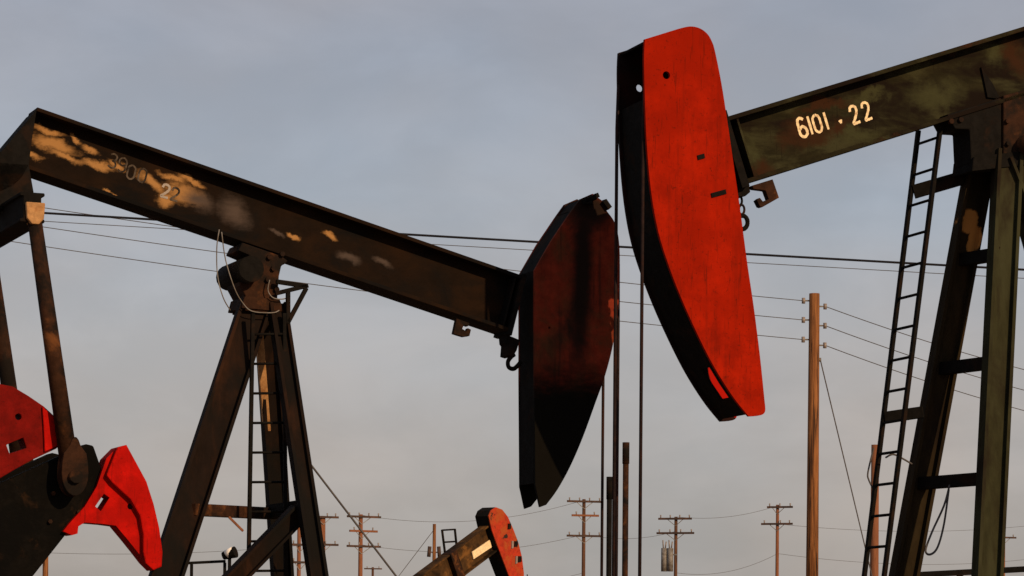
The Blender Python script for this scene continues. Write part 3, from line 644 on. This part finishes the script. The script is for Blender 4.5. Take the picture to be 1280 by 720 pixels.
    make_ladder(root, A0, A1, B0, B1, nr, M['black'], 0.014, 0.06, 0.55)
    for (p, q_, w) in (((1142, 240), (1204, 222), 0.13), ((1106, 522), (1154, 515), 0.11)):
        bar('ladder_bracket', fr.at(*p, 0.40), fr.at(*q_, 0.2), 0.06, w, M['black'], root)
    tube('grease_line', spline([fr.at(a, b, 0.12) for a, b in ((1198, 214), (1199, 202), (1206, 194), (1211, 190))], 5), 0.014, M['black'], root)
    tube('loose_cable', spline([fr.at(a, b, 0.0) for a, b in ((1187, 606), (1180, 632), (1165, 665), (1157, 688), (1163, 693), (1172, 684), (1180, 655), (1186, 612))], 5), 0.011, M['wire'], root)
    tube('loose_cable', spline([fr.at(a, b, 0.45) for a, b in ((1092, 560), (1085, 590), (1086, 600), (1092, 612))], 5), 0.009, M['wire'], root)
    tube('loose_cable', spline([fr.at(a, b, 0.2) for a, b in ((1107, 572), (1116, 568), (1126, 572), (1140, 580))], 5), 0.009, M['wire'], root)
    # --- tail, out of the frame
    EQ = B - dirv * 0.4 - upv * 0.75
    sweep('equalizer', (EQ.x, -0.95, EQ.z), (EQ.x, 0.95, EQ.z), isec(0.24, 0.28, 0.03, 0.16), (0, 0, 1), M['black'], root)
    plate('equalizer_bearing', [(EQ.x - 0.22, EQ.z + 0.1), (EQ.x + 0.2, EQ.z + 0.1), (EQ.x + 0.16, EQ.z + 0.5), (EQ.x - 0.2, EQ.z + 0.42)], -0.2, 0.2, M['black'], root)
    S = Vector((EQ.x + 0.1, 0, 2.4)); P = Vector((S.x + 0.2, 0, S.z + 1.1))
    for s in (-1, 1):
        rod('pitman_arm', (P.x, s * 0.92, P.z), (EQ.x, s * 0.92, EQ.z), 0.085, legm, root, 14, rb=0.065)
        ck = plate('crank', [(S.x - 0.3, S.z - 1.0), (S.x + 0.15, S.z - 1.1), (S.x + 0.45, S.z + 1.2), (S.x + 0.2, S.z + 1.35), (S.x - 0.1, S.z + 1.2)], *sorted((s * 0.54, s * 0.78)), M['black'], root, 0.015)
        plate('counterweight', [(S.x - 0.3, S.z - 1.0), (S.x - 0.2, S.z - 0.2), (S.x - 0.55, S.z + 0.1), (S.x - 1.0, S.z - 0.5), (S.x - 0.85, S.z - 1.0)], *sorted((s * 0.56, s * 0.80)), M['weightred'], ck, 0.01)
    rod('crank_shaft', (S.x, -0.9, S.z), (S.x, 0.9, S.z), 0.13, M['black'], root, 16)
    plate('gearbox', [(S.x - 0.6, S.z - 0.7), (S.x + 0.9, S.z - 0.7), (S.x + 0.9, S.z + 0.2), (S.x + 0.4, S.z + 0.5), (S.x - 0.4, S.z + 0.5), (S.x - 0.6, S.z + 0.15)], -0.44, 0.44, M['black'], root, 0.03)
    plate('gearbox_pedestal', [(S.x - 0.6, 0.53), (S.x + 1.0, 0.53), (S.x + 0.9, S.z - 0.71), (S.x - 0.5, S.z - 0.71)], -0.42, 0.42, M['black'], root, 0.02)
    base_frame(root, -1.6, 6.6, 0.78, M['black'])
right_pumpjack()

# ================================================================== SMALL FAR PUMPJACK
SF = Frame(575, 700, 65, 50)
def far_pumpjack():
    fr = SF; root = empty('pumpjack', fr.o, fr.a)
    tag(root, 'small distant pumpjack with orange-red horse head and pale plate on its rusty beam', 'pumpjack', 'pumpjacks')
    fl = 0.13
    tB, tA = fr.at(612, 656, -fl), fr.at(530, 717, -fl); bB = fr.at(626, 687, -fl)
    dirv = (tB - tA); dirv.y = 0; dirv.normalize(); upv = Vector((-dirv.z, 0, dirv.x))
    hh = upv.dot(tB - bB) - 0.02; B = tB - upv * (hh / 2); B.y = 0; A = B - dirv * 5.0
    bm = metal('rusty_tan_beam_paint', (0.050, 0.027, 0.011), (0.15, 0.070, 0.020), (0.012, 0.008, 0.005), 2.2, (0.50, 0.66), (0.46, 0.62), rough=0.85, spec=0.06)
    beam = sweep('walking_beam', A, B, isec(2 * fl, hh, 0.035, 0.03), upv, bm, root)
    q = [fr.at(a, b, -0.03) for a, b in ((589, 690), (611, 675), (613.5, 684), (591, 699))]
    plate('number_plate', [(p.x, p.z) for p in q], -0.06, -0.03, M['cream'], beam, 0.003)
    p = B - dirv * 1.45
    bar('stiffener', p - upv * (hh / 2 + 0.01) + Vector((0, -0.02, 0)), p + upv * (hh / 2 + 0.01) + Vector((0, -0.02, 0)), 0.28, 0.24, M['rust'], beam, up=dirv)
    hm = metal('chipped_orange_red_paint', (0.33, 0.026, 0.006), (0.30, 0.055, 0.010), (0.02, 0.012, 0.009), 3.2, (0.45, 0.62), (0.56, 0.60), rough=0.65, spec=0.2, seed=1.1)
    near = [(611, 645), (614, 638), (620, 634), (628, 637), (635, 646), (642, 662), (648, 678), (652.5, 696), (655, 716), (655, 740), (648, 745), (638, 724), (630, 703), (622, 682), (615, 663)]
    W = 0.42
    hd = head(fr, root, near, W, hm, M['black'], tk=0.03)
    strip('back_plate', fr, [(647, 744), (638, 724), (630, 703), (622, 682), (615, 663), (611, 645), (614, 638), (620, 634)], W, 0, M['black'], hd, 0.03, -0.03)
    strip('wrap_plate', fr, [(628, 637), (635, 646), (642, 662), (648, 678), (652.5, 696), (655, 716), (655, 738)], W, 0, M['black'], hd, 0.03, -0.05)
    for a, b, r in ((636, 658, 0.05), (644, 680, 0.05), (649, 699, 0.055)):
        q = fr.at(a, b, -W / 2); plate('bolt_pad', [(q.x + r * c, q.z + 1.3 * r * s) for c, s in ((-1, -1), (1, -0.8), (1, 1), (-0.8, 1))], -W / 2 - 0.03, -W / 2 + 0.002, M['black'], hd, 0)
    for a, b in ((640, 681), (645, 700)):
        q = fr.at(a, b, -W / 2); plate('bright_pad', [(q.x + 0.035 * c, q.z + 0.09 * s) for c, s in ((-1, -1), (1, -0.8), (1, 1), (-0.8, 1))], -W / 2 - 0.025, -W / 2 + 0.002, M['glass'], hd, 0)
    q = fr.at(655, 718, 0.0); 
    for s in (-1, 1): tube('bridle_cable', [(q.x, s * 0.1, q.z), (q.x, s * 0.1, 0.9)], 0.014, M['rope'], root)
    # post
    T = A.lerp(B, 0.52) - upv * (hh / 2 + 0.3)
    plate('saddle_bearing', [(T.x - 0.25, T.z - 0.1), (T.x + 0.25, T.z - 0.1), (T.x + 0.25, T.z + 0.2), (T.x - 0.25, T.z + 0.1)], -0.16, 0.16, M['rust'], root)
    for dx, dy in ((0.6, -0.7), (0.6, 0.7), (-1.2, -0.5), (-1.2, 0.5)):
        sweep('leg', (T.x + dx, dy, 0.4), (T.x, dy * 0.2, T.z), isec(0.16, 0.2, 0.025, 0.02), (1, 0, 0), M['rust'], root)
    EQ = A - upv * 0.6 + dirv * 0.3
    sweep('equalizer', (EQ.x, -0.7, EQ.z), (EQ.x, 0.7, EQ.z), rect(0.2, 0.24), (0, 0, 1), M['black'], root)
    plate('gearbox', [(EQ.x - 0.6, 0.5), (EQ.x + 0.6, 0.5), (EQ.x + 0.6, 1.6), (EQ.x + 0.2, 1.9), (EQ.x - 0.6, 1.7)], -0.4, 0.4, M['black'], root)
    for s in (-1, 1):
        rod('pitman_arm', (EQ.x + 0.4, s * 0.62, 1.2), (EQ.x, s * 0.62, EQ.z), 0.06, M['rust'], root, 10)
    base_frame(root, EQ.x - 1.0, T.x + 1.2, 0.6, M['black'], 0.2)
    # ladder standing beyond the beam
    a1, a0 = fr.at(552.5, 662, 0.5), fr.at(558, 705, 0.5); b1, b0 = fr.at(568.5, 661, 0.5), fr.at(573, 705, 0.5)
    make_ladder(root, ground_pt(a1, a0, 0.1), a1, ground_pt(b1, b0, 0.1), b1, 16, M['black'], 0.02, 0.05, 0.95)
far_pumpjack()

# ================================================================== WELLHEADS under the heads
def wellhead(x, y, label):
    w = empty('wellhead', (x, y, 0)); tag(w, label, 'wellhead', 'wellheads under the horse heads')
    rod('casing', (0, 0, -0.05), (0, 0, 0.35), 0.14, M['rust'], w, 14); rod('tubing_head', (0, 0, 0.35), (0, 0, 0.6), 0.09, M['rust'], w, 14)
    rod('polished_rod', (0, 0, 0.6), (0, 0, 1.0), 0.02, M['galv'], w, 8); bar('carrier_bar', (-0.32, 0, 0.95), (0.32, 0, 0.95), 0.1, 0.07, M['black'], w)
    return w
def head_foot(fr, px, py): 
    q = fr.at(px, py, 0); v = Matrix.Rotation(fr.a, 3, 'Z') @ Vector((q.x, 0, 0)) + fr.o; return v.x, v.y, fr.a + math.pi / 2
for f_, a, b, lb in ((LF, 766, 330, 'rusty wellhead below the maroon horse head'), (RF, 788, 110, 'rusty wellhead below the bright red horse head'), (SF, 655, 718, 'small wellhead below the distant orange-red horse head')):
    x, y, rz = head_foot(f_, a, b); wellhead(x, y, lb).rotation_euler[2] = rz

# ================================================================== UTILITY POLES
def pole(px, top, Y, d, mat, label, arms=(), cat='utility pole', group='utility poles', extra=None, yaw=0.5, peg=True):
    P = pt(px, top, Y); g = Vector((P.x, P.y, 0)); H = P.z; k = FPX / Y
    r = empty('utility_pole', g, yaw); tag(r, label, cat, group)
    rod('shaft', (0, 0, -0.05), (0, 0, H), d * 0.58, mat, r, 12, rb=d * 0.45)
    for (py, lpx, rpx, amat, npeg) in arms:
        z = pt(px, py, Y).z; c = math.cos(yaw)
        a, b = -lpx / k / c, rpx / k / c
        am = bar('crossarm', (a, -d * 0.62, z), (b, -d * 0.62, z), 0.11, 0.14, M[amat], r)
        for i in range(npeg):
            x = a + (b - a) * ((i + 0.25) / (npeg - 0.5) if npeg > 1 else 0.5)
            if abs(x) < 0.15: x += 0.25
            rod('insulator', (x, -d * 0.62, z + 0.06), (x, -d * 0.62, z + 0.26), 0.035, M['glass'], am, 8, rb=0.055)
        if rpx > 12:
            for s_, e in ((-1, a), (1, b)):
                bar('arm_brace', (0, -d * 0.5, z - 0.5), (e * 0.45, -d * 0.62, z - 0.06), 0.02, 0.04, M['galv'], am, bevel=0)
    if extra: extra(r, k, H, d)
    return r, H
def transformer(r, k, H, d):
    for dx in (-0.36, -0.79):
        t = rod('transformer', (dx, -0.1, H - 3.75), (dx, -0.1, H - 2.15), 0.21, M['galv'], r, 16)
        rod('bushing', (dx - 0.06, -0.1, H - 2.15), (dx - 0.1, -0.1, H - 1.6), 0.045, M['glass'], t, 8)
        rod('bushing', (dx + 0.08, -0.1, H - 2.15), (dx + 0.14, -0.1, H - 1.7), 0.045, M['glass'], t, 8)
    bar('hanger', (-0.95, -0.1, H - 2.6), (0.1, -0.1, H - 2.6), 0.06, 0.1, M['galv'], r)
def spool_insulators(r, k, H, d):
    for i, z in enumerate((0.18, 0.66, 1.15)):
        for s, dz in ((-1, 0.0), (1, -0.14)):
            bar('insulator_bracket', (s * d * 0.3, 0, H - z + dz), (s * (d * 0.45 + 0.14), 0, H - z + dz), 0.03, 0.035, M['galv'], r, bevel=0)
            rod('insulator', (s * (d * 0.45 + 0.14), 0, H - z + dz - 0.07), (s * (d * 0.45 + 0.14), 0, H - z + dz + 0.07), 0.045, M['glass'], r, 10)
    rod('guy_clamp', (0.06, 0, H - 1.65), (d * 0.62, 0, H - 1.65), 0.05, M['galv'], r, 8)
BIGY = 71.0
big, bigH = pole(1018, 367, BIGY, 0.29, M['wood'], 'tall bare tan wooden pole between red horse head and ladder', extra=spool_insulators, yaw=0.0)
pole(1094, 556, 100, 0.30, M['redwood'], 'reddish wooden pole half hidden behind the ladder of the numbered pumpjack', yaw=0.3)
pole(730, 624, 195, 0.26, M['darkwood'], 'dark three-armed utility pole just left of the vertical bridle cables', ((627, 22, 22, 'arm', 4), (644.5, 16, 18, 'redwood', 2), (670, 22, 22, 'arm', 4)), yaw=0.25)
pole(845, 646, 195, 0.25, M['darkwood'], 'two-armed utility pole carrying a pair of grey transformers', ((648.5, 21, 20, 'arm', 4), (666.5, 23, 23, 'arm', 4)), extra=transformer, yaw=-0.3)
pole(972, 631, 200, 0.25, M['redwood'], 'slim two-armed utility pole left of the tall bare pole', ((634, 12, 19, 'arm', 3), (655, 19, 19, 'arm', 3)), yaw=-0.35)
pole(451, 643, 190, 0.30, M['redwood'], 'reddish three-armed utility pole standing right of the maroon pumpjack post', ((646, 18, 23, 'arm', 4), (664, 15, 19, 'redwood', 2), (683, 18, 23, 'arm', 4)), yaw=0.5)
pole(403, 645, 190, 0.46, M['redwood'], 'thick reddish utility pole partly behind the right leg of the maroon pumpjack', ((646.5, 18, 18, 'arm', 3), (681, 22, 18, 'arm', 3)), yaw=0.4)
pole(374, 652, 180, 0.26, M['redwood'], 'reddish utility pole seen between the legs of the maroon pumpjack', ((681, 10, 14, 'arm', 3), (703, 12, 16, 'arm', 2)), yaw=0.4)
pole(466, 709, 300, 0.28, M['darkwood'], 'tiny far utility pole with one crossarm right of the reddish three-armed pole', ((711, 11, 11, 'arm', 2),), yaw=0.2)
def sidegear(r, k, H, d):
    for s in (-1, 1):
        rod('cutout_fuse', (s * 0.36, 0, H - 2.2), (s * 0.30, 0, H - 1.5), 0.13, M['arm'], r, 10)
        bar('gear_arm', (0, 0, H - 1.95), (s * 0.36, 0, H - 1.85), 0.06, 0.06, M['arm'], r)
pole(543, 655, 190, 0.24, M['wood'], 'short tan pole with dark side fittings behind the small distant pumpjack', extra=sidegear, yaw=0.0)
pole(1255, 668, 240, 0.24, M['wood'], 'thin far utility pole right of the numbered pumpjack legs', ((672, 8, 15, 'arm', 2),), yaw=0.3)
pole(57, 684, 150, 0.32, M['wood'], 'orange-lit wooden pole below the black crank at far left', yaw=0.0)
# upright pipes between the horse heads
def stand_pipe(px, top, Y, r0, label, mat, cap=True):
    P = pt(px, top, Y); t = empty('stand_pipe', (P.x, P.y, 0)); tag(t, label, 'pipe', 'upright pipes between the horse heads')
    rod('pipe', (0, 0, -0.05), (0, 0, P.z - 0.25), r0, mat, t, 12)
    rod('cap', (0, 0, P.z - 0.3), (0, 0, P.z), r0 * 1.18, mat, t, 12)
stand_pipe(782.5, 553, 40, 0.042, 'rusty upright pipe with thicker cap standing between the bridle cables', M['rust'])
stand_pipe(762, 596, 38, 0.036, 'short black upright pipe beside the bridle cables', M['black'])

# ================================================================== WIRES
def wire(A, B, drop, r, label, group='overhead wires', cat='wire', name='overhead_wire', mat='wire'):
    tag(tube(name, sag(A, B, drop, 30), r, M[mat], None, 5), label, cat, group)
for i, (lx, ly, rx, ry, ll, lr) in enumerate((((-560), 236, 1600, 406, 'upper', 'upper'), (-560, 255, 1600, 440, 'middle', 'middle'), (-560, 273, 1600, 470, 'lower', 'lower'))):
    z = (0.18, 0.66, 1.15)[i]; off = 0.29 * 0.45 + 0.15
    pl = Vector((big.location.x - off, big.location.y, bigH - z)); pr = Vector((big.location.x + off, big.location.y, bigH - z - 0.14))
    wire(pt(-560, (157, 181, 205)[i], 66), pl, 0.34, 0.010, f'thin {ll} wire running left from the tall bare wooden pole')
    wire(pr, pt(1640, (517, 545, 572)[i], 95), 0.6, 0.011, f'thin {lr} wire running right from the tall bare wooden pole')
wire(pt(-2000, 136.5, 52), pt(3200, 438.5, 52), 0.16, 0.022, 'thick black cable crossing the sky behind both large pumpjacks', mat='cable')
wire(pt(-2000, 146, 52), pt(3200, 450, 52), 0.16, 0.007, 'thin wire just below the thick black cable')
gA = Vector((big.location.x + 0.16, big.location.y, bigH - 1.65)); wire(gA, ground_pt(gA, pt(1078, 670, BIGY), 0), 0.0, 0.016, 'guy wire slanting down right from the tall bare pole', 'guy wires', 'guy wire', 'guy_wire')
def lw(px, py, y): return Matrix.Rotation(LF.a, 3, 'Z') @ LF.at(px, py, y) + LF.o
gA = lw(378, 567, -0.42); wire(gA, ground_pt(gA, lw(495, 720, -0.42), 0), 0.0, 0.010, 'dark guy wire slanting down right from the leg of the maroon pumpjack', 'guy wires', 'guy wire', 'guy_wire')
gA = pt(575, 620, 190); wire(pt(541, 664, 190), ground_pt(pt(541, 664, 190), pt(500, 718, 190), 0), 0.0, 0.022, 'thin guy wire slanting down left from the short tan pole', 'guy wires', 'guy wire', 'guy_wire')
far = [((452, 681), (730, 668), 190, 195, 0.8, 'far wire from the reddish three-armed pole to the dark three-armed pole'),
       ((452, 644), (730, 625), 190, 195, 0.9, 'upper far wire from the reddish three-armed pole to the dark three-armed pole'),
       ((730, 668), (845, 664), 195, 195, 0.4, 'far wire from the dark three-armed pole to the transformer pole'),
       ((845, 646), (972, 632), 195, 200, 0.4, 'upper far wire between the transformer pole and the slim pole'),
       ((845, 716), (972, 692), 195, 200, 0.6, 'low sagging wire between the transformer pole and the slim pole'),
       ((972, 692), (1400, 680), 200, 240, 1.2, 'low wire running right from the slim two-armed pole'),
       ((972, 655), (1400, 640), 200, 240, 1.0, 'upper wire running right from the slim two-armed pole'),
       ((730, 716), (540, 722), 195, 190, 0.6, 'low wire running left from the dark three-armed pole'),
       ((-200, 668), (403, 679), 190, 190, 1.0, 'far wire running left behind the maroon pumpjack legs')]
for (a, b, Ya, Yb, dr, lb) in far: wire(pt(*a, Ya), pt(*b, Yb), dr, 0.013, lb, 'far wires')

# ================================================================== RAILINGS AND LAMP
def railing(pts, Y, hpx_posts, label, thick):
    P = [pt(a, b, Y) for a, b in pts]; r = empty('railing', (P[0].x, P[0].y, 0)); tag(r, label, 'railing', 'railings')
    o = Vector((P[0].x, P[0].y, 0))
    for a, b in zip(P[:-1], P[1:]): bar('top_rail', a - o, b - o, thick, thick, M['black'], r)
    mid = Vector((0, 0, -0.42))
    bar('mid_rail', P[0] - o + mid, P[-1] - o + mid, thick * 0.6, thick * 0.6, M['black'], r)
    for px in hpx_posts:
        t = (px - pts[0][0]) / (pts[-1][0] - pts[0][0]); q = P[0].lerp(P[-1], t) - o
        bar('post', (q.x, q.y, -0.02), (q.x, q.y, q.z - thick / 2), thick * 1.1, thick, M['black'], r, up=(0, 1, 0))
railing([(212, 705), (282, 701.5)], 36, (214, 239.5, 281), 'short black railing beside the maroon pumpjack leg', 0.035)
railing([(1120, 720), (1420, 704)], 34, (1122, 1200, 1300, 1400), 'black railing passing behind the numbered pumpjack legs', 0.07)
lp = pt(287, 692, 35.8); lam = empty('flood_lamp', (lp.x, lp.y, 0)); tag(lam, 'small white flood lamp on a post at the end of the short railing', 'lamp')
rod('post', (0, 0, -0.02), (0, 0, lp.z - 0.05), 0.022, M['black'], lam, 8)
V = sweep('lamp_housing', (-0.08, 0, lp.z - 0.03), (0.08, -0.05, lp.z + 0.02), ring(0.05, 12), (0, 0, 1), M['black'], lam, 0, ring(0.075, 12))
rod('lamp_dome', (-0.03, -0.03, lp.z - 0.01), (0.05, -0.06, lp.z + 0.05), 0.06, M['white'], lam, 14, rb=0.04)
